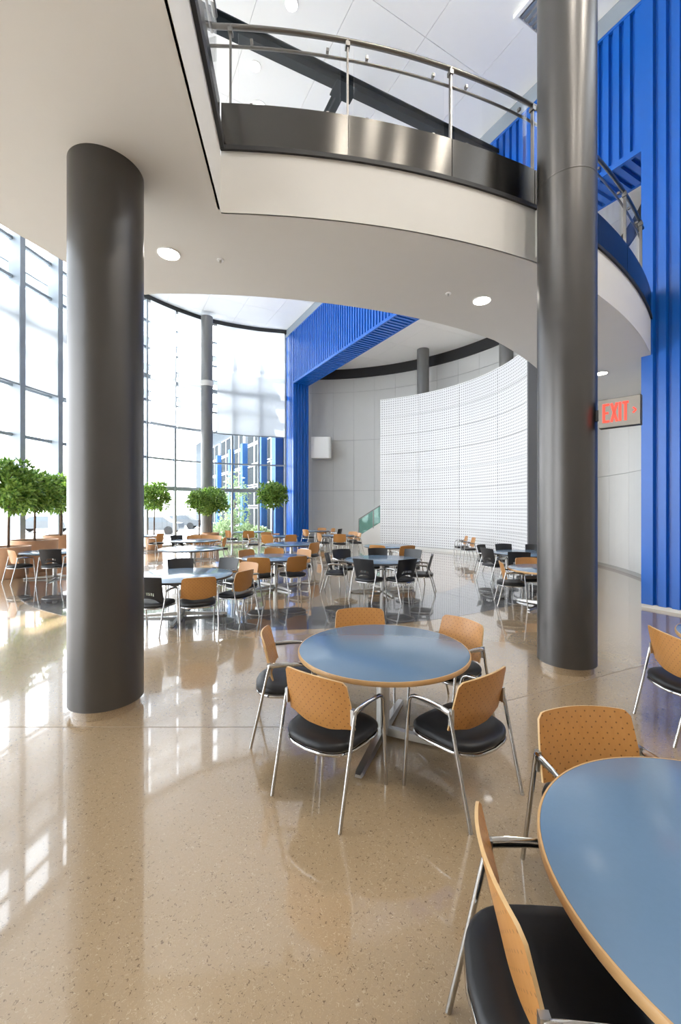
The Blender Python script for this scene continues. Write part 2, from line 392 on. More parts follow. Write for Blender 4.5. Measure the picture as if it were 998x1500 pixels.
ceiling_tiles(back_reg, CEIL2, 2.4, ceiling2, Vector((2.0, 18.0)))

# ------------------------------------------------------------------ back wall of grey panels
wb_ = MB(); wb_.strip(arc(C_OUT, R_WALL+.03, 97, -35, 60), arc(C_OUT, R_WALL+.22, 97, -35, 60), 0, CEIL2+.2)
wall_back = struct(wb_.obj('wall_back', M['grey_joint']))
rows = [(.10, 2.98), (3.0, 5.98), (6.0, 8.86), (8.88, 9.68)]
step = degrees_ = math.degrees(1.26/R_WALL)
a = 97.0
while a > -34:
    for z0, z1 in rows:
        m = MB(); m.strip(arc(C_OUT, R_WALL, a, a-step+.05, 3), arc(C_OUT, R_WALL+.035, a, a-step+.05, 3), z0, z1)
        m.obj('panel', M['grey_panel'], wall_back)
    a -= step
m = MB(); m.strip(arc(C_OUT, R_WALL-.06, 97, -35, 60), arc(C_OUT, R_WALL+.04, 97, -35, 60), 9.70, CEIL2-.002); struct(m.obj('trim_5', M['dark'], None, 40))
m = MB(); m.strip(arc(C_OUT, R_WALL-.02, 97, -35, 60), arc(C_OUT, R_WALL+.04, 97, -35, 60), 0, .10); struct(m.obj('baseboard_back', M['grey_joint'], None, 40))
# side and rear enclosure out of the frame
px_ = pr.x+1.2
m = MB(); m.box(px_+.1, (pr.y-7)/2, CEIL/2, .2, abs(pr.y+7), CEIL); struct(m.obj('wall_right', M['rearwall']))

m = MB(); m.box((px_-11.1)/2, -7.1, CEIL/2, px_+11.1, .2, CEIL); struct(m.obj('wall_rear', M['rearwall']))

# ------------------------------------------------------------------ curtain wall: bays of mullions, transoms and panes
def ray_s(px):      # arc length where the sight line at a plan slope meets the facade
    r = (px-499)/F_PX
    for i in range(len(FAC)-1):
        (x0, y0), (x1, y1) = FAC[i], FAC[i+1]; d0, d1 = x0-r*y0, x1-r*y1
        if d0*d1 <= 0 and y1 > 0: t = d0/(d0-d1); return FLEN[i]+t*(FLEN[i+1]-FLEN[i])
s_a, s_b = ray_s(19), ray_s(82)
bay = s_b-s_a
cuts = [s_a+bay*k for k in range(-int(s_a/bay), 1)]
s_r = ray_s(213); nb = max(1, round((s_r-s_a)/bay)); cuts += [s_a+(s_r-s_a)*k/nb for k in range(1, nb+1)]
cuts += [ray_s(x) for x in (255, 299, 340, 379, 418)]
ROWS = [0.0, 2.94, 4.42, 6.10, 7.20, 8.35, 9.75, 11.05, 12.2]
def seg_pts(s0, s1, off, n=4):
    out = []
    for k in range(n+1):
        (x, y), t = fac_at(s0+(s1-s0)*k/n); out.append((x-off*sin(t), y+off*cos(t)))
    return out
for k, (s0, s1) in enumerate(zip(cuts, cuts[1:])):
    n = 3 if s1-s0 < 3.5 else 5
    big = s0 < s_r-.1
    # the bay's own frame carries the panes
    (x, y), t = fac_at(s0); m = MB()
    dp = .46 if big else .20; wd = .20 if big else .10
    m.box(x+sin(t)*dp*.35, y-cos(t)*dp*.35, 6.1, wd, dp, 12.2, t)
    win = struct(m.obj('window_%d' % (k+1), M['mullion']))
    for r in range(1, 8):
        h = .20 if ROWS[r] in (2.94, 8.35) else (.11 if big else .085); d = .14 if h > .15 else .09
        m = MB(); m.strip(seg_pts(s0+.03, s1-.03, -d, n), seg_pts(s0+.03, s1-.03, .03, n), ROWS[r]-h/2, ROWS[r]+h/2); m.obj('transom', M['mullion'], win)
    for r in range(8):
        z0, z1 = ROWS[r]+.03, ROWS[r+1]-.03
        m = MB(); m.strip(seg_pts(s0+.04, s1-.04, 0, n), seg_pts(s0+.04, s1-.04, .012, n), z0, z1); m.obj('pane', M['glass'], win)
(x, y), t = fac_at(cuts[-1]); m = MB(); m.box(x, y, 6.1, .1, .2, 12.2, t); struct(m.obj('window_%d' % len(cuts), M['mullion']))
m = MB(); m.strip(seg_pts(cuts[0], FLEN[-1], -.22, 60), seg_pts(cuts[0], FLEN[-1], .05, 60), 12.02, 12.25); struct(m.obj('trim_6', M['dark'], None, 40))
m = MB(); m.strip(seg_pts(cuts[0], FLEN[-1], -.10, 60), seg_pts(cuts[0], FLEN[-1], .05, 60), 0, .08); struct(m.obj('trim_7', M['mullion'], None, 40))
# roller shades hung on the inside of the glass
def shade(s0, s1, zb, zt, label, off=-.30, cloth='shade_thin'):
    t = thing('roller_shade', label, 'shade', (0, 0, 0), 0, 'roller shades on the glass wall')
    m = MB(); m.strip(seg_pts(s0+.07, s1-.07, off, 8), seg_pts(s0+.07, s1-.07, off+.004, 8), zb, zt); m.obj('cloth', M[cloth], t, 40)
    m = MB(); m.strip(seg_pts(s0+.07, s1-.07, off-.012, 8), seg_pts(s0+.07, s1-.07, off+.016, 8), zb-.06, zb); m.obj('hem_bar', M['mullion'], t, 40)
    return t
ia = cuts.index(s_a) if s_a in cuts else min(range(len(cuts)), key=lambda i: abs(cuts[i]-s_a))
shade(cuts[ia-2], cuts[ia-1], 6.12, 9.4, 'white roller shade at the far left frame edge, nearest of the shades', -.36)
shade(cuts[ia-1], cuts[ia], 6.12, 9.4, 'white roller shade left of the leftmost wide mullion', -.36)
shade(cuts[ia], cuts[ia+1], 6.12, 9.4, 'white roller shade between the two wide mullions left of the column', -.36)
shade(cuts[ia+1], cuts[ia+2], 6.12, 9.4, 'white roller shade beside the left edge of the dark front column', -.36)
i0 = min(range(len(cuts)), key=lambda i: abs(cuts[i]-s_r))
shade(cuts[i0], cuts[i0+1], 6.12, 12.0, 'tall white roller shade just right of the dark front column')
shade(cuts[i0+1], ray_s(297), 6.12, 12.0, 'tall white roller shade just left of the slim grey column')
shade(ray_s(314), ray_s(418.5), 6.05, 12.0, 'wide white roller shade between slim grey column and blue pier', -.30, 'shade')
# sunshade fins outside the glass
for z, d0, d1, w in ((7.75, .35, 1.2, 'lowest'), (9.05, .35, 1.1, 'middle'), (10.4, .35, 1.1, 'topmost')):
    m = MB(); m.strip(seg_pts(cuts[0], cuts[-1]-1.3, d0, 70), seg_pts(cuts[0], cuts[-1]-1.3, d1, 70), z, z+.06); o = m.obj('sunshade_fin', M['mullion'], None, 30)
    tag(o, 'curved metal sunshade fin outside the glass, the %s of the three' % w, 'sunshade', 'sunshade fins outside the glass')
# slim round columns
def column(label, x, y, r, z1, base=True, mat='column'):
    t = thing('round_column', label, 'column', (x, y, 0), 0)
    m = MB(); m.lathe([(r, .085 if base else 0), (r, z1)], 64); m.obj('shaft', M[mat], t, 40)
    if base: m = MB(); m.lathe([(r-.03, 0), (r-.03, .086)], 64); m.obj('base_ring', M['floor'], t, 40)
    return t
column('large dark metal column in the left foreground', -2.274, 4.083, .328, HS+.3)
rc = column('large dark metal column right of centre with the exit sign', 2.738, 5.085, .323, CEIL)
m = MB(); m.lathe([(.3235, 5.80), (.3265, 5.803), (.3265, 5.815), (.3235, 5.818)], 64); m.obj('seam_band', M['column'], rc, 40)
lc = column('slim grey column inside the glass wall left of the blue pier', -7.05, 22.15, .30, 12.02, False, 'column_far')
m = MB(); m.lathe([(.33, 8.35), (.33, 8.62)], 40); m.obj('collar', M['white'], lc, 40)
for px, yy, lab in ((620, 22.0, 'grey column standing behind the top edge of the perforated screen'), (742, 19.35, 'dark column behind the screen near the right front column')):
    column(lab, (px-499)/F_PX*yy, yy, .31, CEIL2, False, 'column_far')

# ------------------------------------------------------------------ blue corrugated portal
portal = thing('portal_frame', 'deep blue corrugated metal portal frame crossing the hall', 'portal', (0, 0, 0))
PB, PT, PD = 8.90, 11.84, .96
def sheet(s0, s1, z0, z1, front=True, off=0.0, flat=False):
    """ribbed sheet between distances s0..s1 along the portal line"""
    pitch = .205; m = MB(); prof = []
    if flat: prof = [(s0, 0.0), (s1, 0.0)]
    else:
        n = max(1, round((s1-s0)/pitch)); p = (s1-s0)/n
        for i in range(n):
            b = s0+i*p; prof += [(b, 0), (b+p*.56, 0), (b+p*.60, .075), (b+p*.95, .075)]
        prof.append((s1, 0))
    a = [tuple(P0+PU*s+PN*(d+off)) for s, d in prof]; b = [tuple(P0+PU*s+PN*(d+off+.02)) for s, d in prof]
    m.strip(a, b, z0, z1); return m
n = 17
for i in range(n):
    s0, s1 = PLEN*i/n, PLEN*(i+1)/n
    sheet(s0, s1, PB+.12, PT-.06).obj('beam_sheet', M['blue'], portal)
for z0, z1 in ((PB, PB+.12), (PT-.06, PT)):      # edge caps
    m = MB(); a = [tuple(P0+PU*s+PN*-.012) for s in (0, PLEN)]; b = [tuple(P0+PU*s+PN*.06) for s in (0, PLEN)]; m.strip(a, b, z0, z1); m.obj('edge_cap', M['blue'], portal)
# beam underside: ribs across
for i in range(n):
    s0, s1 = PLEN*i/n, PLEN*(i+1)/n; m = MB(); pitch = (s1-s0)/5
    for k in range(5):
        s = s0+pitch*k
        c = [P0+PU*(s+.01)+PN*.06, P0+PU*(s+pitch*.62)+PN*.06, P0+PU*(s+pitch*.62)+PN*(PD-.06), P0+PU*(s+.01)+PN*(PD-.06)]
        m.prism([tuple(v) for v in c], PB+.005, PB+.09)
    m.obj('soffit_sheet', M['blue'], portal)
def slab(s0, s1, d0, d1, z0, z1):
    m = MB(); m.prism([tuple(P0+PU*s0+PN*d0), tuple(P0+PU*s1+PN*d0), tuple(P0+PU*s1+PN*d1), tuple(P0+PU*s0+PN*d1)], z0, z1); return m
slab(0, PLEN, .08, PD-.04, PB+.09, PT-.02).obj('beam_core', M['blue'], portal)
slab(0, PLEN, PD-.05, PD, PB, PB+.14).obj('edge_cap', M['blue'], portal)
sheet(0, PLEN, PB+.12, PT, off=PD-.05).obj('beam_rear_sheet', M['blue'], portal)
# piers
def pier(s0, s1, name):
    lo, hi = (s0, s1)
    slab(lo+.02, hi-.02, .06, PD-.04, .06, PT-.02).obj('pier_core', M['blue'], portal)
# right pier runs to negative s (towards the camera), left pier past PLEN
slab(-3.4, 0, .08, PD-.03, .07, CEIL-.3).obj('pier_core', M['blue'], portal)
slab(-.20, 0, -.01, .10, .07, CEIL-.3).obj('corner_trim', M['blue'], portal)
for i in range(5):
    sheet(-3.4+.64*i, -3.4+.64*(i+1), .07, CEIL-.3).obj('pier_sheet', M['blue'], portal)
slab(-3.4, 0, .01, PD-.05, 0, .07).obj('plinth', M['white'], portal)
slab(PLEN, PLEN+1.35, .08, PD-.03, 0, PT).obj('pier_core', M['blue'], portal)
sheet(PLEN+.10, PLEN+1.35, 0, PT).obj('pier_sheet', M['blue'], portal)
slab(PLEN, PLEN+.10, -.01, .09, 0, PT).obj('corner_trim', M['blue'], portal)
# ribbed reveal of the left pier (faces the opening)
m = MB()
for k in range(5): 
    d = .03+.185*k; c = [P0+PU*PLEN+PN*d, P0+PU*PLEN+PN*(d+.11), P0+PU*(PLEN-.045)+PN*(d+.11), P0+PU*(PLEN-.045)+PN*d]
    m.prism([tuple(v) for v in c], 0, PB+.004)
m.obj('reveal_sheet', M['blue'], portal)
m = MB(); a = [tuple(P0+PU*s+PN*-.02) for s in (-3.4, PLEN+1.35)]; b = [tuple(P0+PU*s+PN*.5) for s in (-3.4, PLEN+1.35)]
m.strip(a, b, PT+.001, CEIL-.002); struct(m.obj('trim_8', M['mullion']))

# ------------------------------------------------------------------ mezzanine slab and curved walkway
def drop(x, y): return 0.0 if x < 3 else -.33*min(1.0, (x-3)/3.0)
A0 = math.degrees(atan2(4.59-C_OUT[1], -1.32-C_OUT[0])) % 360   # corner where the void starts
A1 = 345.5
n = 64
outer = arc(C_OUT, R_OUT-.005, A0, A1, n)
ai0 = math.degrees(atan2(6.42-C_IN[1], -2.99-C_IN[0])) % 360
inner = arc(C_IN, R_IN, ai0, 345.0, n)
inner[0] = (-2.99, 6.42)
walk = thing('curved_walkway', 'white curved mezzanine walkway with steel guard rail overhead', 'walkway', (0, 0, 0))
left_edge = [(-2.99, 6.42), (-3.22, 6.24), (-3.44, 5.97), (-3.65, 5.58), (-3.79, 5.18), (-3.92, 4.80), (-4.02, 4.3), (-4.08, 3.6), (-4.1, 2.6), (-4.1, -6.9)]
void_edge = [(-1.32, 4.59), (-1.19, 3.38), (-1.115, 2.70), (-1.02, 1.5), (-.95, 0), (-.9, -6.9)]
ks = max(i for i in range(n+1) if inner[i][0] < 2.95 and outer[i][0] < 2.95)
m = MB(); m.prism(left_edge[::-1]+inner[1:ks+1]+outer[:ks+1][::-1]+void_edge[1:], HS, HS+.62)
m.strip(inner[ks:], outer[ks:], HS, HS+.62, 0, drop); m.obj('slab', M['white'], walk, 35)
# fascia board (slightly proud), black reveal, steel skirt
m = MB(); m.strip(arc(C_OUT, R_OUT-.02, A0, A1, n), arc(C_OUT, R_OUT, A0, A1, n), HS, HS+.68, 0, drop); m.obj('fascia', M['white'], walk, 35)
m = MB(); m.strip(arc(C_OUT, R_OUT-.04, A0, A1, n), arc(C_OUT, R_OUT+.03, A0, A1, n), HS+.68, HS+.73, 0, drop); m.obj('reveal_strip', M['dark'], walk, 35)
POSTS = []
def ang_px(px):
    r = (px-499)/F_PX; a_ = 1+r*r; b_ = -2*(r*C_OUT[0]+C_OUT[1]); c_ = C_OUT[0]**2+C_OUT[1]**2-R_OUT**2
    Z = (-b_-sqrt(b_*b_-4*a_*c_))/2/a_; return math.degrees(atan2(Z-C_OUT[1], r*Z-C_OUT[0])) % 360
pa = [ang_px(x) for x in (337, 510, 662, 783)]
pa += [pa[-1]+(pa[-1]-pa[-2])*k for k in (1, 1.9, 2.6)]
seams = [A0+.05]+pa[1:]+[pa[-1]+4]
for a0, a1 in zip([A0]+pa[1:-1], pa[1:-1]+[pa[-1]+5]):
    m = MB(); m.strip(arc(C_OUT, R_OUT-.012, a0+.03, a1-.03, 12), arc(C_OUT, R_OUT+.008, a0+.03, a1-.03, 12), HS+.73, HS+1.205, 0, drop); m.obj('steel_skirt', M['steel'], walk, 35)
for k, a in enumerate(pa):
    x, y = C_OUT[0]+(R_OUT-.03)*cos(radians(a)), C_OUT[1]+(R_OUT-.03)*sin(radians(a)); dz = drop(x, y)
    m = MB(); rz = radians(a)
    m.box(x, y, HS+1.42+dz, .045, .018, 1.36, rz); m.box(x, y, HS+2.03+dz, .07, .05, .05, rz); m.obj('post', M['rail'], walk)
def rail3(r, z, rad, a0, a1, name):
    pts = [(x, y, z+drop(x, y)) for x, y in arc(C_OUT, r, a0, a1, 60)]; m = MB(); m.tube(pts, rad, 10); m.obj(name, M['rail'], walk, 60)
rail3(R_OUT-.05, HS+2.11, .028, A0-1.2, pa[-1]+1.5, 'top_rail'); rail3(R_OUT-.085, HS+1.93, .016, A0-1.2, pa[-1]+1.5, 'mid_rail')
for a0, a1 in zip(pa, pa[1:]):
    m = MB(); m.strip(arc(C_OUT, R_OUT-.060, a0+.45, a1-.45, 10), arc(C_OUT, R_OUT-.048, a0+.45, a1-.45, 10), HS+1.10, HS+2.05, 0, drop); m.obj('glass_panel', M['glass'], walk)
    for aa in (a0+1.3, a1-1.3):
        x, y = C_OUT[0]+(R_OUT-.04)*cos(radians(aa)), C_OUT[1]+(R_OUT-.04)*sin(radians(aa)); dz = drop(x, y)
        for z in (HS+1.225, HS+1.945): m = MB(); m.box(x, y, z+dz, .04, .03, .035, radians(aa)); m.obj('glass_clip', M['rail'], walk)
# guard on the straight left edge of the void
def offs(line, d):
    out = []
    for i, p in enumerate(line):
        q0, q1 = Vector(line[max(0, i-1)]), Vector(line[min(len(line)-1, i+1)]); t = (q1-q0).normalized(); out.append((p[0]-t.y*d, p[1]+t.x*d))
    return out
m = MB(); m.strip(offs(void_edge, -.02), offs(void_edge, .004), HS, HS+.68); m.obj('fascia', M['white'], walk)
m = MB(); m.strip(offs(void_edge, -.04), offs(void_edge, .045), HS+.68, HS+.80); m.obj('reveal_strip', M['dark'], walk)
m = MB(); m.strip(offs(void_edge, -.02), offs(void_edge, .0), HS+.80, HS+1.205); m.obj('steel_skirt', M['steel'], walk)
m = MB(); m.strip(offs(void_edge, -.045), offs(void_edge, -.033), HS+1.10, HS+2.05); m.obj('glass_panel', M['glass'], walk)
m = MB(); m.tube([(x, y, HS+2.11) for x, y in offs(void_edge, -.05)], .028, 10); m.obj('top_rail', M['rail'], walk, 60)
m = MB(); m.tube([(x, y, HS+1.93) for x, y in offs(void_edge, -.085)], .016, 10); m.obj('mid_rail', M['rail'], walk, 60)
for k in (1.6, 3.2, 4.8):
    m = MB(); m.box(-1.32+.09*k/1.2-.04, 4.59-k, HS+1.42, .018, .045, 1.36); m.obj('post', M['rail'], walk)
# notch piece where the walkway meets the big column
m = MB(); m.box(2.70, 5.50, HS+.36, .16, .34, .62, radians(28)); m.obj('column_bracket', M['white'], walk)

# fixtures in the mezzanine underside and ceiling
def downlight(label, x, y, z, r, strong=True):
    t = thing('downlight', label, 'ceiling light', (x, y, z), 0, 'recessed downlights')
    m = MB(); m.lathe([(r*1.12, -.012), (r*1.12, .0)], 28); 
    m.obj('trim_ring', M['ceiling'], t, 40)
    m = MB(); m.lathe([(r, -.016), (r, -.0125)], 28); m.obj('lens', M['lampglow' if strong else 'lampglow_small'], t, 40)
    if strong:
        ld = bpy.data.lights.new('downlight_beam', 'SPOT'); ld.energy = 45; ld.spot_size = radians(100); ld.spot_blend = .8; ld.shadow_soft_size = r; ld.color = (1, .9, .76)
        lo = bpy.data.objects.new('downlight_beam', ld); COL.objects.link(lo); lo.parent = t; lo.location = (0, 0, -.03)
downlight('round lit downlight in the white soffit near the left column', -2.20, 5.38, HS, .125)
downlight('round lit downlight in the white soffit near the right column', 2.22, 6.59, HS, .125)
downlight('small lit downlight under the walkway above the exit sign', 5.72, 9.2, HS-.30, .11)
downlight('faint round ceiling light behind the glass guard', -2.0, 9.8, CEIL, .12, False)
downlight('faint ceiling light at the top edge of the picture', -1.0, 8.6, CEIL, .12, False)
downlight('faint ceiling light just above the steel skirt', -2.1, 10.8, CEIL, .17, False)
k = 0
for x, y in ((2.5, 1.5), (5.5, 1.5), (2.5, -2.5), (5.5, -2.5), (-6.5, 3), (-6.5, -2)):  # added out-of-view lamps; their floor bounce brightens the soffits
    ld = bpy.data.lights.new('added_fill_beam', 'SPOT'); ld.energy = 480; ld.spot_size = radians(140); ld.spot_blend = .5; ld.shadow_soft_size = .2; ld.color = (1, .93, .83)
    m = MB(); m.lathe([(.24, -.014), (.24, .0)], 24); t = m.obj('added_fill_lamp', M['ceiling'], ceiling, 40, (x, y, CEIL))
    m = MB(); m.lathe([(.2, -.018), (.2, -.0145)], 24); m.obj('lens', M['lampglow_small'], t, 40)
    lo = bpy.data.objects.new('added_fill_beam', ld); COL.objects.link(lo); lo.parent = t; lo.location = (0, 0, -.04)
for lab, x, y, z in (('tiny white sprinkler cap in soffit right of the left downlight', -1.58, 5.52, HS), ('tiny white sprinkler cap in soffit left of the right downlight', 1.64, 6.38, HS)):
    t = thing('sprinkler', lab, 'sprinkler', (x, y, z)); m = MB(); m.lathe([(.045, -.008), (.045, 0)], 20); m.obj('plate', M['ceiling'], t, 40)
    m = MB(); m.lathe([(.014, -.04), (.014, -.008)], 12); m.obj('nozzle', M['satin'], t, 40)
t = thing('ceiling_vent', 'square grey louvred vent in the ceiling beside the right column', 'vent', (4.45, 8.45, CEIL), atan2(PU.y, PU.x))
m = MB()
for a, b, sx, sy in ((0, .52, 1.4, .07), (0, -.52, 1.4, .07), (.67, 0, .07, 1.0), (-.67, 0, .07, 1.0)): m.box(a, b, -.04, sx, sy, .08)
m.obj('frame', M['ceiling'], t)
m = MB(); m.box(0, 0, -.008, 1.3, 1.0, .012); m.obj('backing', M['joint'], t)
for k in range(7): m = MB(); m.box(0, -.39+.13*k, -.035, 1.28, .07, .02); m.obj('louvre', M['mullion'], t)
for x, y in ((6.2, 17.6), (5.5, 18.6)):  # added lamps hidden from view, brightening the lower ceiling and grey wall
    ld = bpy.data.lights.new('added_fill_beam', 'SPOT'); ld.energy = 900; ld.spot_size = radians(110); ld.spot_blend = .7; ld.shadow_soft_size = .2; ld.color = (1, .95, .88)
    m = MB(); m.lathe([(.20, -.014), (.20, .0)], 24); t = m.obj('added_fill_lamp', M['ceiling'], ceiling2, 40, (x, y, CEIL2))
    m = MB(); m.lathe([(.16, -.018), (.16, -.0145)], 24); m.obj('lens', M['lampglow_small'], t, 40)
    lo = bpy.data.objects.new('added_fill_beam', ld); COL.objects.link(lo); lo.parent = t; lo.location = (0, 0, -.04)
# roof steel
tr = thing('roof_truss', 'dark painted steel roof brace below the ceiling', 'truss', (0, 0, 0))
m = MB(); m.hbeam((-3.4, 7.65, 11.35), (5.0, 11.65, 11.35), .20, .28, .025); m.obj('main_beam', M['trusssteel'], tr)
m = MB(); m.hbeam((.1, 9.25, 11.33), (-1.6, 12.6, 11.33), .15, .26, .025); m.obj('branch_beam', M['trusssteel'], tr)
m = MB(); m.box(.07, 9.28, 11.14, .5, .4, .03, .45); m.obj('gusset_plate', M['trusssteel'], tr)
m = MB()
for x, y in ((-3.4, 7.65), (5.0, 11.65), (-1.6, 12.6)): m.box(x, y, 11.85, .12, .12, .82)
m.obj('hanger', M['trusssteel'], tr)

# ------------------------------------------------------------------ curved perforated screen
scr = thing('perforated_screen', 'tall curved white perforated metal screen wall', 'screen', (0, 0, 0))
TOPZ = 7.3
def scr_ang(px):
    r = (px-499)/F_PX; a_ = 1+r*r; b_ = -2*(r*C_SCR[0]+C_SCR[1]); c_ = C_SCR[0]**2+C_SCR[1]**2-R_SCR**2
    dd = b_*b_-4*a_*c_; Z = (-b_+sqrt(max(0, dd)))/2/a_; return math.degrees(atan2(Z-C_SCR[1], r*Z-C_SCR[0]))
sa = [scr_ang(x) for x in (557, 614, 673, 729)]+[-3.0]
zr = [.12+(TOPZ-.12)*k/8 for k in range(9)]
for a0, a1 in zip(sa, sa[1:]):
    for z0, z1 in zip(zr, zr[1:]):
        nn = 6; rr = R_SCR+random.uniform(0, .004); m = MB(); pin = arc(C_SCR, rr, a0-.05, a1+.05, nn); pout = arc(C_SCR, rr+.02, a0-.05, a1+.05, nn)
        m.strip(pin, pout, z0+.008, z1-.008); m.uv = []
        for i in range(nn+1):
            u = R_SCR*radians(a0+(a1-a0)*i/nn)
            for z in (z0, z0, z1, z1): m.uv.append((u, z))
        m.obj('panel', M['perf'], scr, 30)
m = MB(); m.strip(arc(C_SCR, R_SCR+.04, sa[0], sa[-1], 24), arc(C_SCR, R_SCR+.18, sa[0], sa[-1], 24), 0, TOPZ-.02); m.obj('backing_frame', M['grey_joint'], scr, 40)
m = MB(); m.strip(arc(C_SCR, R_SCR-.02, sa[0], sa[-1], 24), arc(C_SCR, R_SCR+.04, sa[0], sa[-1], 24), 0, .11); m.obj('base_strip', M['white'], scr, 40)
m = MB(); m.strip(arc(C_SCR, R_SCR-.005, sa[0], sa[-1], 24), arc(C_SCR, R_SCR+.18, sa[0], sa[-1], 24), TOPZ, TOPZ+.03); m.obj('top_cap', M['ceiling'], scr, 40)
def polar(r, a): return (C_SCR[0]+r*cos(radians(a)), C_SCR[1]+r*sin(radians(a)))
e0, e1 = polar(R_SCR-.01, -3.0), polar(R_SCR+1.55, -3.6)
m = MB(); d = (Vector(e1)-Vector(e0)).normalized(); nn = Vector((d.y, -d.x))*.12
m.prism([e0, e1, (e1[0]+nn.x, e1[1]+nn.y), (e0[0]+nn.x, e0[1]+nn.y)], 0, TOPZ+.03); m.obj('end_wall', simple('dark_end_wall', (.13, .13, .135), .6), scr)
# glass sided stair climbing behind the screen
st = thing('staircase', 'stair with green glass guard rising behind the screen', 'staircase', (0, 0, 0))
s_p, s_q = Vector((.98, 22.9)), Vector((3.4, 22.0)); sd = (s_q-s_p).normalized(); sn = Vector((-sd.y, sd.x))
for k in range(9):
    c = s_p+sd*(.28*k+.14); m = MB(); m.box(c.x+sn.x*.7, c.y+sn.y*.7, .085+.17*k, .30, 1.3, .17, atan2(sd.y, sd.x)); m.obj('step', M['grey_panel'], st)
m = MB(); a, b = s_p, s_q
vs_ = []
for off in (0, .08):
    for p, z in ((a, 0.0), (b, 0.0), (b, 2.0), (a, .42)): q = p+sn*off; vs_.append((q.x, q.y, z))
m.add(vs_, [(0, 1, 2, 3), (7, 6, 5, 4), (0, 1, 5, 4), (1, 2, 6, 5), (2, 3, 7, 6), (3, 0, 4, 7)]); m.obj('stringer', M['white'], st)
for k in range(3):
    p, q = s_p+sd*(.82*k+.02), s_p+sd*(.82*k+.80); z0, z1 = .42+(1.58*.32)*k*1.02, .42+(1.58*.32)*(k+.97)*1.02
    m = MB(); vs_ = []
    for off in (0, .014):
        for r_, z in ((p, z0), (q, z1), (q, z1+.88), (p, z0+.88)): w = r_+sn*(off+.03); vs_.append((w.x, w.y, z))
    m.add(vs_, [(0, 1, 2, 3), (7, 6, 5, 4), (0, 1, 5, 4), (1, 2, 6, 5), (2, 3, 7, 6), (3, 0, 4, 7)]); m.obj('glass_panel', M['glass_green'], st)
    m = MB(); m.box(p.x, p.y, z0+.40, .04, .04, .95, atan2(sd.y, sd.x)); m.obj('post', M['rail'], st)
m = MB(); m.tube([(s_p.x, s_p.y, 1.33), (s_q.x, s_q.y, 2.92)], .025, 8); m.obj('handrail', M['rail'], st, 60)
# white bulkhead box on the grey wall
t = thing('wall_box', 'white rounded box projecting from grey wall beside blue pier', 'wall box', (-.95, 24.55, 4.85))
m = MB(); pl = [(-.75, .75), (-.75, -.3), (.25, -.3), (.33, -.27), (.38, -.2), (.40, -.1), (.40, .75)]; m.prism(pl, 0, 1.22); m.obj('body', M['ceiling'], t)
m = MB(); m.prism([(x*.97, y*.97) for x, y in pl], -.03, 0); m.obj('bottom_lip', M['grey_panel'], t)

# ------------------------------------------------------------------ exit sign on the column
ex = thing('exit_sign', 'brushed metal EXIT sign with red letters on the right column', 'exit sign', (2.93, 4.80, 2.833), atan2(-.28, .274))
W, Hh = .392, .312
m = MB(); m.box(W/2+.02, 0, Hh/2, W, .012, Hh); m.obj('face_plate', M['exitplate'], ex)
m = MB(); m.box(W/2+.025, .045, Hh/2, W, .075, Hh+.012); m.obj('housing', M['dark'], ex)
m = MB(); m.box(-.02, .05, Hh/2, .10, .05, .12); m.obj('bracket', M['dark'], ex)
m = MB()
def bar(x0, z0, x1, z1, w=.024):
    x0 *= .86; x1 *= .86; z0 *= .905; z1 *= .905
    d = Vector((x1-x0, z1-z0)); L_ = d.length; nx_, nz_ = -d.y/L_*w/2, d.x/L_*w/2
    vs_ = [(x0+nx_, -.011, z0+nz_), (x0-nx_, -.011, z0-nz_), (x1-nx_, -.011, z1-nz_), (x1+nx_, -.011, z1+nz_)]
    vs_ += [(a_, -.006, c_) for a_, b_, c_ in vs_]
    m.add(vs_, [(0, 1, 2, 3), (7, 6, 5, 4), (0, 1, 5, 4), (1, 2, 6, 5), (2, 3, 7, 6), (3, 0, 4, 7)])
def letters():
    global m
    z0, z1 = .06, .29; zm = (z0+z1)/2; objs = []
    m = MB(); x = .085
    for a_ in ((x, z0, x, z1), (x, z1-.012, x+.062, z1-.012), (x, zm, x+.052, zm), (x, z0+.012, x+.062, z0+.012)): bar(*a_)
    m.obj('letter_e', M['exitred'], ex); m = MB(); x = .170
    bar(x, z0, x+.062, z1); bar(x, z1, x+.062, z0); m.obj('letter_x', M['exitred'], ex); m = MB()
    bar(.265, z0, .265, z1); m.obj('letter_i', M['exitred'], ex); m = MB()
    bar(.325, z0, .325, z1); bar(.292, z1-.012, .358, z1-.012); m.obj('letter_t', M['exitred'], ex); m = MB()
    bar(.405, .205, .438, .172, .016); bar(.405, .139, .438, .172, .016); m.obj('arrow', M['exitred'], ex)
letters()

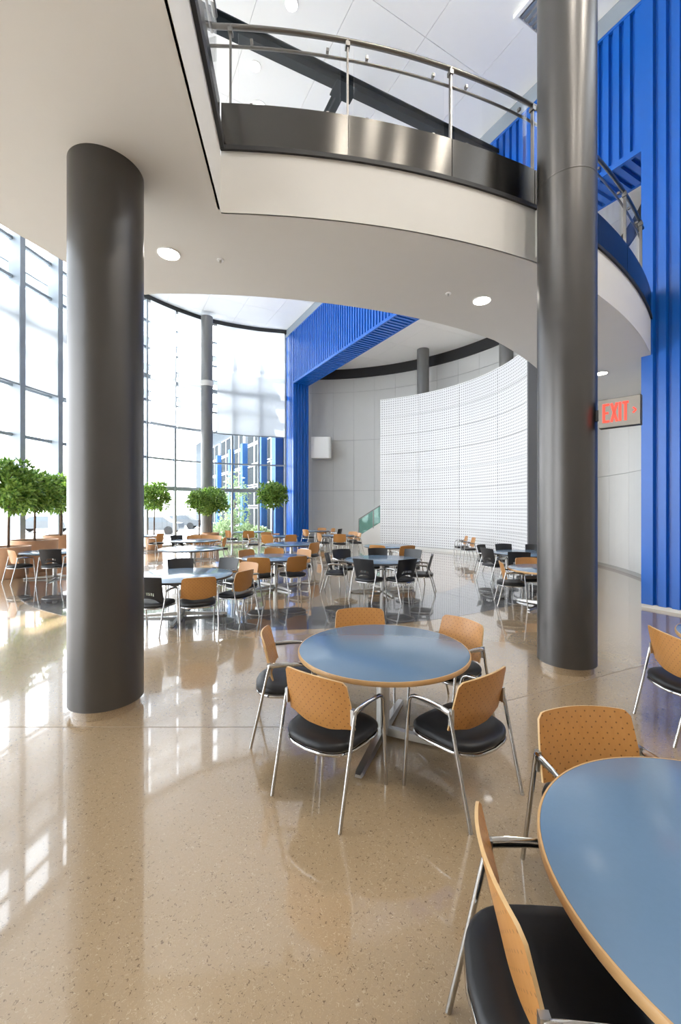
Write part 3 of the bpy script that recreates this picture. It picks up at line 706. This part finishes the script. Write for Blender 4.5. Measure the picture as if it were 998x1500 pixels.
# ------------------------------------------------------------------ chairs
def plate(nx, ny, fn, th, mask=None):
    """thin shell over a (u,v) grid; fn(u,v)->(x,y,z); returns MB with faces mat 0 and rim mat 1, uv in metres"""
    m = MB(); idx = {}; P = [[Vector(fn(-1+2*i/nx, j/ny)) for i in range(nx+1)] for j in range(ny+1)]
    N = [[None]*(nx+1) for _ in range(ny+1)]
    for j in range(ny+1):
        for i in range(nx+1):
            du = P[j][min(i+1, nx)]-P[j][max(i-1, 0)]; dv = P[min(j+1, ny)][i]-P[max(j-1, 0)][i]; N[j][i] = du.cross(dv).normalized()
    vs, uv = [], []
    for sgn in (0, 1):
        for j in range(ny+1):
            for i in range(nx+1):
                vs.append(P[j][i]+N[j][i]*(th*sgn)); uv.append((P[j][i].x, P[j][i].z))
    k = (nx+1)*(ny+1); I = lambda i, j, s: s*k+j*(nx+1)+i
    cells = {(i, j) for i in range(nx) for j in range(ny) if not (mask and mask(i, j))}
    fs, mi = [], []
    for i, j in cells:
        fs += [(I(i, j, 0), I(i+1, j, 0), I(i+1, j+1, 0), I(i, j+1, 0)), (I(i, j+1, 1), I(i+1, j+1, 1), I(i+1, j, 1), I(i, j, 1))]; mi += [0, 0]
        for (di, dj), (p, q) in {(0, -1): ((i, j), (i+1, j)), (1, 0): ((i+1, j), (i+1, j+1)), (0, 1): ((i+1, j+1), (i, j+1)), (-1, 0): ((i, j+1), (i, j))}.items():
            if (i+di, j+dj) not in cells: fs.append((I(*p, 0), I(*q, 0), I(*q, 1), I(*p, 1))); mi.append(1)
    m.v = [tuple(v) for v in vs]; m.f = fs; m.mi = mi; m.uv = uv; return m
def sstep(a, b, x): t = max(0, min(1, (x-a)/(b-a))); return t*t*(3-2*t)
def wood_back(u, v):
    au = abs(u); zb = .498+.032*sstep(.25, .95, au); zt = .856-.012*u*u
    if au > .86: zt -= .026*((au-.86)/.14)**2.4
    z = zb+(zt-zb)*v; hw = .272+.004*sin(pi*min(1, v))-.016*v
    return (u*hw, -.122-.042*(1-u*u)-(z-.62)*.24, z)
def black_back(u, v):
    zb = .455+.085*(1-u*u)*sstep(0, .5, 1-abs(u)); zt = .880-.010*u*u; z = zb+(zt-zb)*v
    return (u*(.238+.022*v), -.150-.050*(1-u*u)-(z-.62)*.26, z)
def seat_outline(s, inset=1.0, n=36):
    out = []
    for k in range(n):
        a = 2*pi*k/n; c, d = cos(a), sin(a); e = 2/4.2
        x = .272*(abs(c)**e)*(1 if c >= 0 else -1); y = .235*(abs(d)**e)*(1 if d >= 0 else -1)
        if y < 0: y *= 1.0+.22*(1-(x/.262)**2)
        x *= 1+.05*(y/.25); out.append((x*s, y*s+.025))
    return out
def ring(s, z): return [(x, y, z) for x, y in seat_outline(s)]
def seat_mesh(z0):
    m = MB(); m.rings([ring(.93, z0-.012), ring(.985, z0), ring(1.0, z0+.016), ring(.985, z0+.034), ring(.93, z0+.047), ring(.75, z0+.054), ring(.4, z0+.052), ring(.05, z0+.050)]); return m
def make_chair(name, kind):
    t = place(name, None); t.empty_display_size = .2
    frame = M['chrome']
    m = seat_mesh(.415); m.obj('seat', M['vinyl'] if kind == 'wood' else M['black'], t, 50)
    m = MB(); pts = [(x, y, .395) for x, y in seat_outline(.97)]; m.tube(pts+[pts[0]], .011, 6); m.obj('seat_frame', frame, t, 60)
    if kind == 'wood':
        m = plate(22, 10, wood_back, -.012); m.obj('backrest', [M['wood'], M['ply_edge']], t, 40)
    else:
        m = plate(38, 14, black_back, -.008, lambda i, j: j == 3 and 9 <= i < 29 and i % 2 == 1 or (j == 2 and 9 <= i < 29 and i % 2 == 1)); m.obj('backrest', M['black'], t, 40)
    ry = -.275 if kind == 'wood' else -.315
    for sx in (-1, 1):
        m = MB(); m.tube([(sx*.281, ry, 0), (sx*.284, ry*.72, .33), (sx*.288, -.135, .61), (sx*.288, -.120, .662)], .0125, 10); m.obj('leg', frame, t, 60)
    for sx in (-1, 1):
        m = MB(); m.tube([(sx*.281, .275, 0), (sx*.284, .245, .33), (sx*.286, .220, .60)], .0125, 10); m.obj('leg', frame, t, 60)
    for sx in (-1, 1):
        X = sx*.287
        m = MB(); m.tube([(X, .220, .595), (X, .215, .622), (X, .198, .645), (X, .168, .658), (X, .10, .663), (X, .02, .664), (X, -.06, .660), (X, -.115, .655), (X*.97, -.135, .650)],
                         [.0125, .0125, .013, .014, .016, .019, .022, .022, .016], 10, [.0125, .0125, .012, .011, .010, .009, .010, .012, .012]); m.obj('armrest', frame, t, 60)
    for sx in (-1, 1):
        m = MB(); m.box(sx*.276, -.128, .625, .022, .028, .10); m.obj('back_bracket', M['satin'], t)
    return t
proto = {'wood': make_chair('wooden_back_armchair', 'wood'), 'black': make_chair('black_armchair', 'black')}
used = set()
def chair(kind, x, y, fx, fy, label, group):
    o = proto[kind] if kind not in used else dup_tree(proto[kind]); used.add(kind)
    o.location = (x, y, 0.0); o.rotation_euler = (0, 0, atan2(fy, fx)-pi/2)
    tag(o, label, 'chair', group); return o

# ------------------------------------------------------------------ tables
TMESH = {}
def table(x, y, R, rz, label, edge, feet=.52, group='round dining tables'):
    t = thing('round_table', label, 'table', (x, y, 0), rz, group)
    key = (R, edge)
    if key not in TMESH:
        m = MB(); m.lathe([(R-.004, .712), (R-.004, .741), (R-.007, .7425)], 96); a_ = m.mesh('tabletop', M['laminate'], 40)
        m = MB(); n_ = 96
        pr_ = [(R-.003, .705), (R+.004, .706), (R+.007, .712), (R+.007, .735), (R+.004, .741), (R-.003, .7415)]
        vs_ = [(r*cos(2*pi*j/n_), r*sin(2*pi*j/n_), z) for r, z in pr_ for j in range(n_)]
        m.add(vs_, [(i*n_+j, i*n_+(j+1) % n_, ((i+1) % 6)*n_+(j+1) % n_, ((i+1) % 6)*n_+j) for i in range(6) for j in range(n_)]); b_ = m.mesh('edge_band', M[edge], 40)
        m = MB(); m.lathe([(.055, .03), (.055, .70)], 28); c_ = m.mesh('pedestal', M['satin'], 40)
        m = MB(); m.box(0, 0, .706, R*1.1, .07, .012); m.box(0, 0, .706, .07, R*1.1, .0118); m.box(0, 0, .698, .26, .26, .012); d_ = m.mesh('support_plate', M['dark'])
        m = MB(); f = feet*R/.71*1.22
        prof = [(.03, .030, .020, .085), (.25*f, .034, .018, .075), (.8*f, .032, .014, .052), (f-.03, .030, .012, .045), (f, .024, .014, .036)]
        rl = [[(d, -w, a2), (d, w, a2), (d, w*.8, b2), (d, -w*.8, b2)] for d, w, a2, b2 in prof]; m.rings(rl); e_ = m.mesh('foot', M['satin'])
        m = MB(); m.lathe([(.018, 0), (.018, .018)], 14, (f-.05, 0)); g_ = m.mesh('glide', M['rubber'], 40)
        TMESH[key] = (a_, b_, c_, d_, e_, g_)
    a_, b_, c_, d_, e_, g_ = TMESH[key]
    place('tabletop', a_, t); place('edge_band', b_, t); place('pedestal', c_, t); place('support_plate', d_, t)
    for k in range(4):
        f = place('foot', e_, t, None, k*pi/2+.0001); place('glide', g_, f)
    return t
TW, TD = 'tan_edge', 'dark_edge'
tables = [
 (.36, 3.56, .71, radians(-112), 'blue-grey round table with wooden edge between the two big columns', TW),
 (1.392, 1.283, .71, radians(20), 'blue-grey round table cropped by the lower right corner', TW),
 (3.87, 3.71, .71, .3, 'round table whose edge just enters at the right border', TW),
 (4.05, 8.24, .71, radians(215), 'blue-grey round table half hidden behind the right column', TW),
 (4.97, 11.2, .87, .4, 'pale round table nearest the right end of the perforated screen', TD),
 (.97, 9.76, .87, .2, 'pale round table ringed by seven black chairs', TD),
 (1.55, 13.3, .80, .5, 'round table behind the ring of black chairs', TD),
 (-2.83, 7.5, .87, .15, 'large pale round table directly right of the left column', TD),
 (-1.58, 10.2, .80, radians(-50), 'pale round table with wooden chairs left of the black chair ring', TD),
 (-1.65, 14.1, .87, .6, 'pale blue round table in front of the blue pier', TD),
 (-2.62, 18.1, .80, .2, 'white-looking table near the tree beside the blue pier', TD),
 (-4.64, 21.3, .80, .5, 'farthest table by the glass, between slim column and right tree', TD),
 (-5.43, 15.6, .87, .3, 'white-looking table below the tree pot of the slim column', TD),
 (-4.42, 12.4, .90, .1, 'bright table with dark legs behind the left column table', TD),
 (-8.7, 18.4, .80, .4, 'small far table beside the right edge of the left column', TD),
 (-1.3, 22.3, .71, .7, 'farthest table against the grey wall by the blue pier', TD),
 (-.1, 18.6, .71, .3, 'far table left of the glass sided stair', TD),
 (-7.9, 11.6, .80, .4, 'white table by the planters left of the left column', TD)]
for a in tables: table(*a)
G1, G2 = 'wooden back armchairs', 'black armchairs'
W_, B_ = 'wood', 'black'
chairs = [   # kind, back position or centre, facing, label
 (W_, -.07, 2.867, .588, .81, 'wooden armchair seen from behind, front left of the central table'),
 (W_, .83, 2.866, -.60, .80, 'wooden armchair seen from behind, front right of the central table'),
 (W_, -.47, 3.66, .985, .08, 'wooden armchair at the left side of the central table'),
 (W_, .22, 4.30, .08, -1, 'wooden armchair tucked behind the far edge of the central table'),
 (W_, 1.03, 3.96, -.85, -.52, 'wooden armchair behind the right side of the central table'),
 (W_, 1.30, 2.05, .07, -1, 'wooden armchair on the far side of the cropped corner table'),
 (W_, .657, 1.295, .993, -.10, 'wooden armchair nearest the camera, seen edge-on at the corner table'),
 (W_, 2.99, 3.62, 1, -.12, 'wooden armchair by the right border, in front of the blue pier'),
 (W_, 3.42, 8.45, .97, -.24, 'wooden armchair left of the table half hidden by the right column'),
 (W_, 4.05, 8.95, .02, -1, 'wooden armchair behind the table half hidden by the right column'),
 (W_, 4.75, 15.5, -1, .05, 'wooden armchair standing alone against the perforated screen'),
 (W_, 4.72, 16.3, -1, .1, 'wooden armchair just behind the lone one at the perforated screen'),
 (W_, -8.35, 10.9, .55, .83, 'wooden armchair beside the curved planter left of the left column')]
def at_back(kind, bx, by, tx, ty, label, yaw=0.0):
    d = Vector((tx-bx, ty-by)).normalized(); d = Vector((d.x*cos(yaw)-d.y*sin(yaw), d.x*sin(yaw)+d.y*cos(yaw)))
    chairs.append((kind, bx+d.x*.19, by+d.y*.19, d.x, d.y, label))
T5, T6, T7, T8, T9 = (4.97, 11.2), (.97, 9.76), (1.55, 13.3), (-2.83, 7.5), (-1.58, 10.2)
at_back(B_, 4.07, 12.1, *T5, 'black armchair, rear one of two left of the screen-end table')
at_back(B_, 3.88, 11.1, *T5, 'black armchair, front one of two left of the screen-end table', .25)
at_back(B_, 4.32, 10.15, *T5, 'black armchair seen from behind at near side of the screen-end table', .25)
at_back(B_, 4.82, 12.4, *T5, 'black armchair facing us behind the screen-end table')
at_back(B_, 5.62, 12.15, *T5, 'black armchair behind the screen-end table touching the right column edge')
at_back(B_, .475, 8.72, *T6, 'black armchair seen from behind, front left of the black chair ring', -.2)
at_back(B_, 1.385, 8.70, *T6, 'black armchair seen from behind, front right of the black chair ring', .2)
at_back(B_, 2.03, 9.50, *T6, 'black armchair in profile at the right of the black chair ring')
at_back(B_, -.30, 9.80, *T6, 'black armchair in profile at the left of the black chair ring', -.1)
at_back(B_, .03, 10.75, *T6, 'black armchair facing forward, rear left of the black chair ring', -.3)
at_back(B_, .98, 11.05, *T6, 'black armchair behind the centre of the black chair ring table')
at_back(B_, 1.85, 10.75, *T6, 'black armchair at the rear right of the black chair ring')
at_back(W_, 1.06, 12.25, *T7, 'wooden armchair seen just above the black ring, its left one', -.1)
at_back(W_, 1.95, 12.1, *T7, 'wooden armchair seen just above the black ring, its right one', .1)
at_back(B_, -3.32, 8.72, *T8, 'black armchair facing us behind the table right of left column', .1)
at_back(B_, -2.36, 8.85, *T8, 'black armchair at the far right of the left column table', -.1)
at_back(W_, -2.19, 6.51, *T8, 'wooden armchair seen squarely from behind at the left column table', -.15)
at_back(W_, -1.63, 7.25, *T8, 'wooden armchair at right side of the left column table', -.2)
at_back(B_, -2.97, 6.42, *T8, 'black armchair half hidden by the left column, seen from behind')
at_back(W_, -1.80, 8.35, *T8, 'wooden armchair edge-on between left column table and next table', .3)
at_back(W_, -1.795, 9.14, *T9, 'wooden armchair seen from behind, near left of the all-wood table', .1)
at_back(W_, -.95, 9.40, *T9, 'wooden armchair seen from behind, near right of the all-wood table')
at_back(W_, -2.46, 10.88, *T9, 'wooden armchair at the far left of the all-wood table')
at_back(W_, -1.80, 11.35, *T9, 'wooden armchair facing us behind the all-wood table')
at_back(W_, -.93, 11.0, *T9, 'wooden armchair at the far right of the all-wood table')
at_back(W_, -.79, 13.22, -1.65, 14.1, 'wooden armchair at near right of the table before the blue pier', .2)
at_back(W_, -2.98, 16.95, -2.62, 18.1, 'wooden armchair near left of the table by the pier tree')
at_back(W_, -2.01, 17.2, -2.62, 18.1, 'wooden armchair near right of the table by the pier tree')
at_back(W_, -3.38, 18.95, -2.62, 18.1, 'wooden armchair far left of the table by the pier tree')
at_back(W_, -3.85, 17.45, -2.62, 18.1, 'sunlit wooden armchair in profile left of the pier tree table', -.3)
at_back(W_, -5.5, 20.4, -4.64, 21.3, 'wooden armchair left of the farthest table by the glass')
at_back(W_, -4.40, 20.1, -4.64, 21.3, 'wooden armchair seen from behind at the farthest glass-side table')
at_back(B_, -6.38, 16.35, -5.43, 15.6, 'black armchair far left of the table under the slim column tree')
at_back(W_, -5.85, 16.72, -5.43, 15.6, 'wooden armchair behind left of the table under slim column tree')
at_back(W_, -5.37, 16.85, -5.43, 15.6, 'wooden armchair behind the middle of the slim column tree table')
at_back(W_, -4.88, 16.62, -5.43, 15.6, 'wooden armchair behind right of the table under slim column tree')
at_back(W_, -4.27, 15.6, -5.43, 15.6, 'sunlit wooden armchair right of the table under slim column tree')
at_back(W_, -7.70, 18.0, -8.7, 18.4, 'wooden armchair beside the far table at left column edge', .2)
at_back(W_, -1.82, 21.5, -1.3, 22.3, 'wooden armchair left of the farthest table at the grey wall', -.3)
at_back(W_, -1.02, 23.25, -1.3, 22.3, 'wooden armchair behind the farthest table at the grey wall')
at_back(W_, -.37, 22.75, -1.3, 22.3, 'wooden armchair right of the farthest table at the grey wall')
at_back(B_, -.03, 21.7, -1.3, 22.3, 'black armchair at far right of the grey wall table')
at_back(W_, -.03, 17.52, -.1, 18.6, 'wooden armchair seen from behind at the table before the stair')
at_back(W_, .85, 18.4, -.1, 18.6, 'wooden armchair right of the table before the stair', .5)
at_back(W_, -.96, 18.2, -.1, 18.6, 'wooden armchair left of the table before the stair')
at_back(W_, .60, 19.5, -.1, 18.6, 'wooden armchair behind the table before the stair')
at_back(B_, -7.45, 10.78, -7.9, 11.6, 'black armchair seen from behind at the white table by planters', -.3)
for k, x, y, fx, fy, lab in chairs: chair(k, x, y, fx, fy, lab, G1 if k == W_ else G2)

# ------------------------------------------------------------------ potted trees
def leaf_mesh(name, R, H, n, mat, seed, jag=.2):
    rnd = random.Random(seed); m = MB()
    # leaf whorls on lobed crown surface and inside
    for _ in range(n):
        th = rnd.uniform(0, 2*pi); ph = math.acos(rnd.uniform(-1, 1)); rr = (rnd.random()**.35)*(1+jag*sin(3*th+seed)*sin(2*ph))
        c = Vector((R*rr*sin(ph)*cos(th), R*rr*sin(ph)*sin(th), H*.5*rr*cos(ph)))
        axis = Vector((cos(th)*sin(ph), sin(th)*sin(ph), cos(ph)+.25)).normalized()
        q = axis.to_track_quat('Z', 'Y')
        for k in range(5):
            a_ = 2*pi*k/5+rnd.uniform(-.4, .4); ln = rnd.uniform(.15, .25); w = ln*.24; tilt = rnd.uniform(.2, .9)
            d = q @ Vector((cos(a_)*cos(tilt), sin(a_)*cos(tilt), sin(tilt))); s_ = q @ Vector((-sin(a_), cos(a_), 0)); up = d.cross(s_)
            p0, p1, p2 = c, c+d*ln*.5-up*.01, c+d*ln-up*-.03
            m.add([p0, p1+s_*w-up*.012, p2, p1-s_*w-up*.012], [(0, 1, 2), (0, 2, 3)])
    return m.mesh(name, mat)
LEAF = [leaf_mesh('foliage', .72, 1.25, 280, M['leaf'], s) for s in (1, 2, 3)]
def tree(label, x, y, crown_z, scale, pot_r, pot_h, v, rz, trunk_top=None, sx=1.0):
    t = thing('potted_tree', label, 'tree', (x, y, 0), 0, 'potted trees along the glass wall')
    m = MB(); m.lathe([(pot_r*.80, 0), (pot_r*.86, .04), (pot_r*.98, pot_h*.6), (pot_r, pot_h*.93), (pot_r*1.02, pot_h), (pot_r*.94, pot_h), (pot_r*.93, pot_h-.06)], 40); m.obj('pot', M['pot'], t, 40)
    m = MB(); m.lathe([(pot_r*.935, pot_h-.09), (pot_r*.935, pot_h-.055)], 32); m.obj('soil', M['soil'], t)
    m = MB(); m.tube([(0, 0, pot_h-.08), (.01, .005, crown_z-.8), (0, 0, crown_z-.1), (0, 0, crown_z+.25)], [.035, .03, .027, .012], 8)
    for k in range(6):
        a_ = k*1.05+rz; m.tube([(0, 0, crown_z-.35+.07*k), (.22*cos(a_), .22*sin(a_), crown_z-.1+.07*k), (.48*cos(a_)*scale, .48*sin(a_)*scale, crown_z+.02+.06*k)], [.016, .011, .005], 5)
    m.obj('trunk', M['bark'], t, 60)
    f = place('foliage', LEAF[v], t, (0, 0, crown_z), rz); f.scale = (scale*sx, scale*sx, scale); f['kind'] = 'stuff'
    return t
tree('ficus tree in a tall brown tub at the left picture edge', -9.3, 11.75, 2.52, 1.08, .52, .86, 0, .3)
tree('ficus tree in a wide brown tub, second from the left edge', -9.55, 13.1, 2.45, 1.0, .62, .95, 1, 1.2)
tree('ficus tree in a brown tub hugging the left side of the left column', -10.0, 15.0, 2.44, 1.02, .55, .98, 2, 2.2)
tree('ficus tree just right of the left column', -8.75, 19.7, 2.50, .98, .40, .7, 1, 4.0)
tree('ficus tree with wide crown in front of the slim grey column', -6.5, 21.0, 2.28, .98, .42, .72, 0, 5.1, None, 1.12)
tree('ficus tree peeking left behind the wide crown tree', -6.6, 19.6, 2.28, .78, .36, .7, 2, .9)
tree('ficus tree in a dark pot beside the blue pier', -3.5, 21.7, 2.62, 1.02, .34, .62, 2, 3.3)

# ------------------------------------------------------------------ outside
m = MB(); m.prism([(-90, -40), (30, -40), (30, 110), (-90, 110)], -.4, -.2); g = m.obj('ground', M['paving']); struct(g)
wing = thing('office_wing', 'outside office wing with blue pilasters and gridded windows', 'building', (0, 0, 0))
def wpt(z): return Vector((5.88-.5585*(z-8.2), z))
WZ = [25.6, 27.9, 31.7, 34.9, 38.8, 42.6, 46.4]
p, q = wpt(25.0), wpt(50); m = MB(); m.prism([tuple(p+PN*.25), tuple(q+PN*.25), tuple(q+PN*6), tuple(p+PN*6)], -.2, 9.5); m.obj('body', simple('wing_wall', (.10, .115, .13), .7, spec=0.0), wing)
mw = simple('wing_window_glass', (.05, .058, .065), .6, spec=0.0)
for z0, z1 in zip(WZ, WZ[1:]):
    c = wpt(z0); m = MB(); m.box(c.x, c.y, 3.3, .62, .5, 7.0, atan2(PU.y, PU.x)); m.obj('pilaster', M['wingblue'], wing)
    for h0, h1 in ((.5, 2.0), (2.1, 3.5), (3.6, 5.0), (5.1, 6.5), (6.6, 8.0)):
        for k in range(2):
            s0 = z0+.55+(z1-z0-.9)*k/2; s1 = s0+(z1-z0-.9)/2-.12; a_, b_ = wpt(s0), wpt(s1)
            m = MB(); m.prism([tuple(a_+PN*.08), tuple(b_+PN*.08), tuple(b_+PN*.26), tuple(a_+PN*.26)], h0, h1); f = m.obj('window', M['ceiling'], wing)
            i0_, i1_ = a_+PU*.07, b_-PU*.07
            m = MB(); m.prism([tuple(i0_+PN*.06), tuple(i1_+PN*.06), tuple(i1_+PN*.1), tuple(i0_+PN*.1)], h0+.07, h1-.07); m.obj('pane', mw, f)
m = MB(); m.prism([tuple(p-PN*.1), tuple(q-PN*.1), tuple(q+PN*6.1), tuple(p+PN*6.1)], 9.5, 9.9); m.obj('parapet', M['ceiling'], wing)
def car(label, x, y, rz, mat):
    t = thing('car', label, 'car', (x, y, -.2), rz, 'cars parked outside the glass')
    m = MB()
    side = [(-2.1, .35), (-2.15, .75), (-1.9, .92), (-1.2, 1.0), (-.6, 1.45), (.9, 1.47), (1.5, 1.02), (2.1, .92), (2.2, .6), (2.15, .35)]
    m.rings([[(a_, y_, .35+(b_-.35)*(1 if abs(y_) < .8 else .97)) for a_, b_ in side] for y_ in (-.88, -.8, .8, .88)]); m.obj('body', mat, t, 30)
    for sx, sy in ((-1.35, -.8), (-1.35, .8), (1.35, -.8), (1.35, .8)):
        m = MB(); m.tube([(sx, sy-.12, .34), (sx, sy+.12, .34)], .34, 18); m.obj('wheel', M['rubber'], t, 40)
    for sg in (-1, 1):
        m = MB(); m.add([(-.95, sg*.89, 1.02), (1.25, sg*.89, 1.02), (.82, sg*.885, 1.38), (-.55, sg*.885, 1.38)], [(0, 1, 2, 3)])
        m.add([(-.95, sg*.87, 1.02), (1.25, sg*.87, 1.02), (.82, sg*.865, 1.38), (-.55, sg*.865, 1.38)], [(0, 1, 2, 3)]); m.obj('side_window', M['cardark'], t)
car('silver car parked outside, seen right of the left column', -15.5, 35.0, .1, M['car'])
car('pale car outside beside the slim grey column', -17.0, 44.0, .15, M['car'])
car('grey car outside beyond the planters at far left', -27.0, 38.0, .2, M['car'])
def hedge(label, x, y, R, H, seed):
    t = thing('shrub', label, 'shrub', (x, y, -.2), 0, 'shrubs outside the glass wall')
    f = place('foliage', leaf_mesh('foliage', R, H, 260, M['hedge'], seed, .1), t, (0, 0, H*.42)); f['kind'] = 'stuff'
    m = MB(); m.tube([(0, 0, 0), (0, 0, H*.5)], .04, 6); m.obj('stem', M['bark'], t)
hedge('pale green shrub outside just right of the slim grey column', -7.5, 27.0, .8, 1.5, 11)
hedge('low pale shrub outside left of the pier tree', -6.1, 27.0, .6, 1.2, 12)
hedge('low pale shrub outside behind the pier tree', -5.0, 26.0, .55, 1.1, 13)
hedge('pale green tree crown outside, left of the pier tree', -7.2, 28.6, 1.0, 5.2, 14)
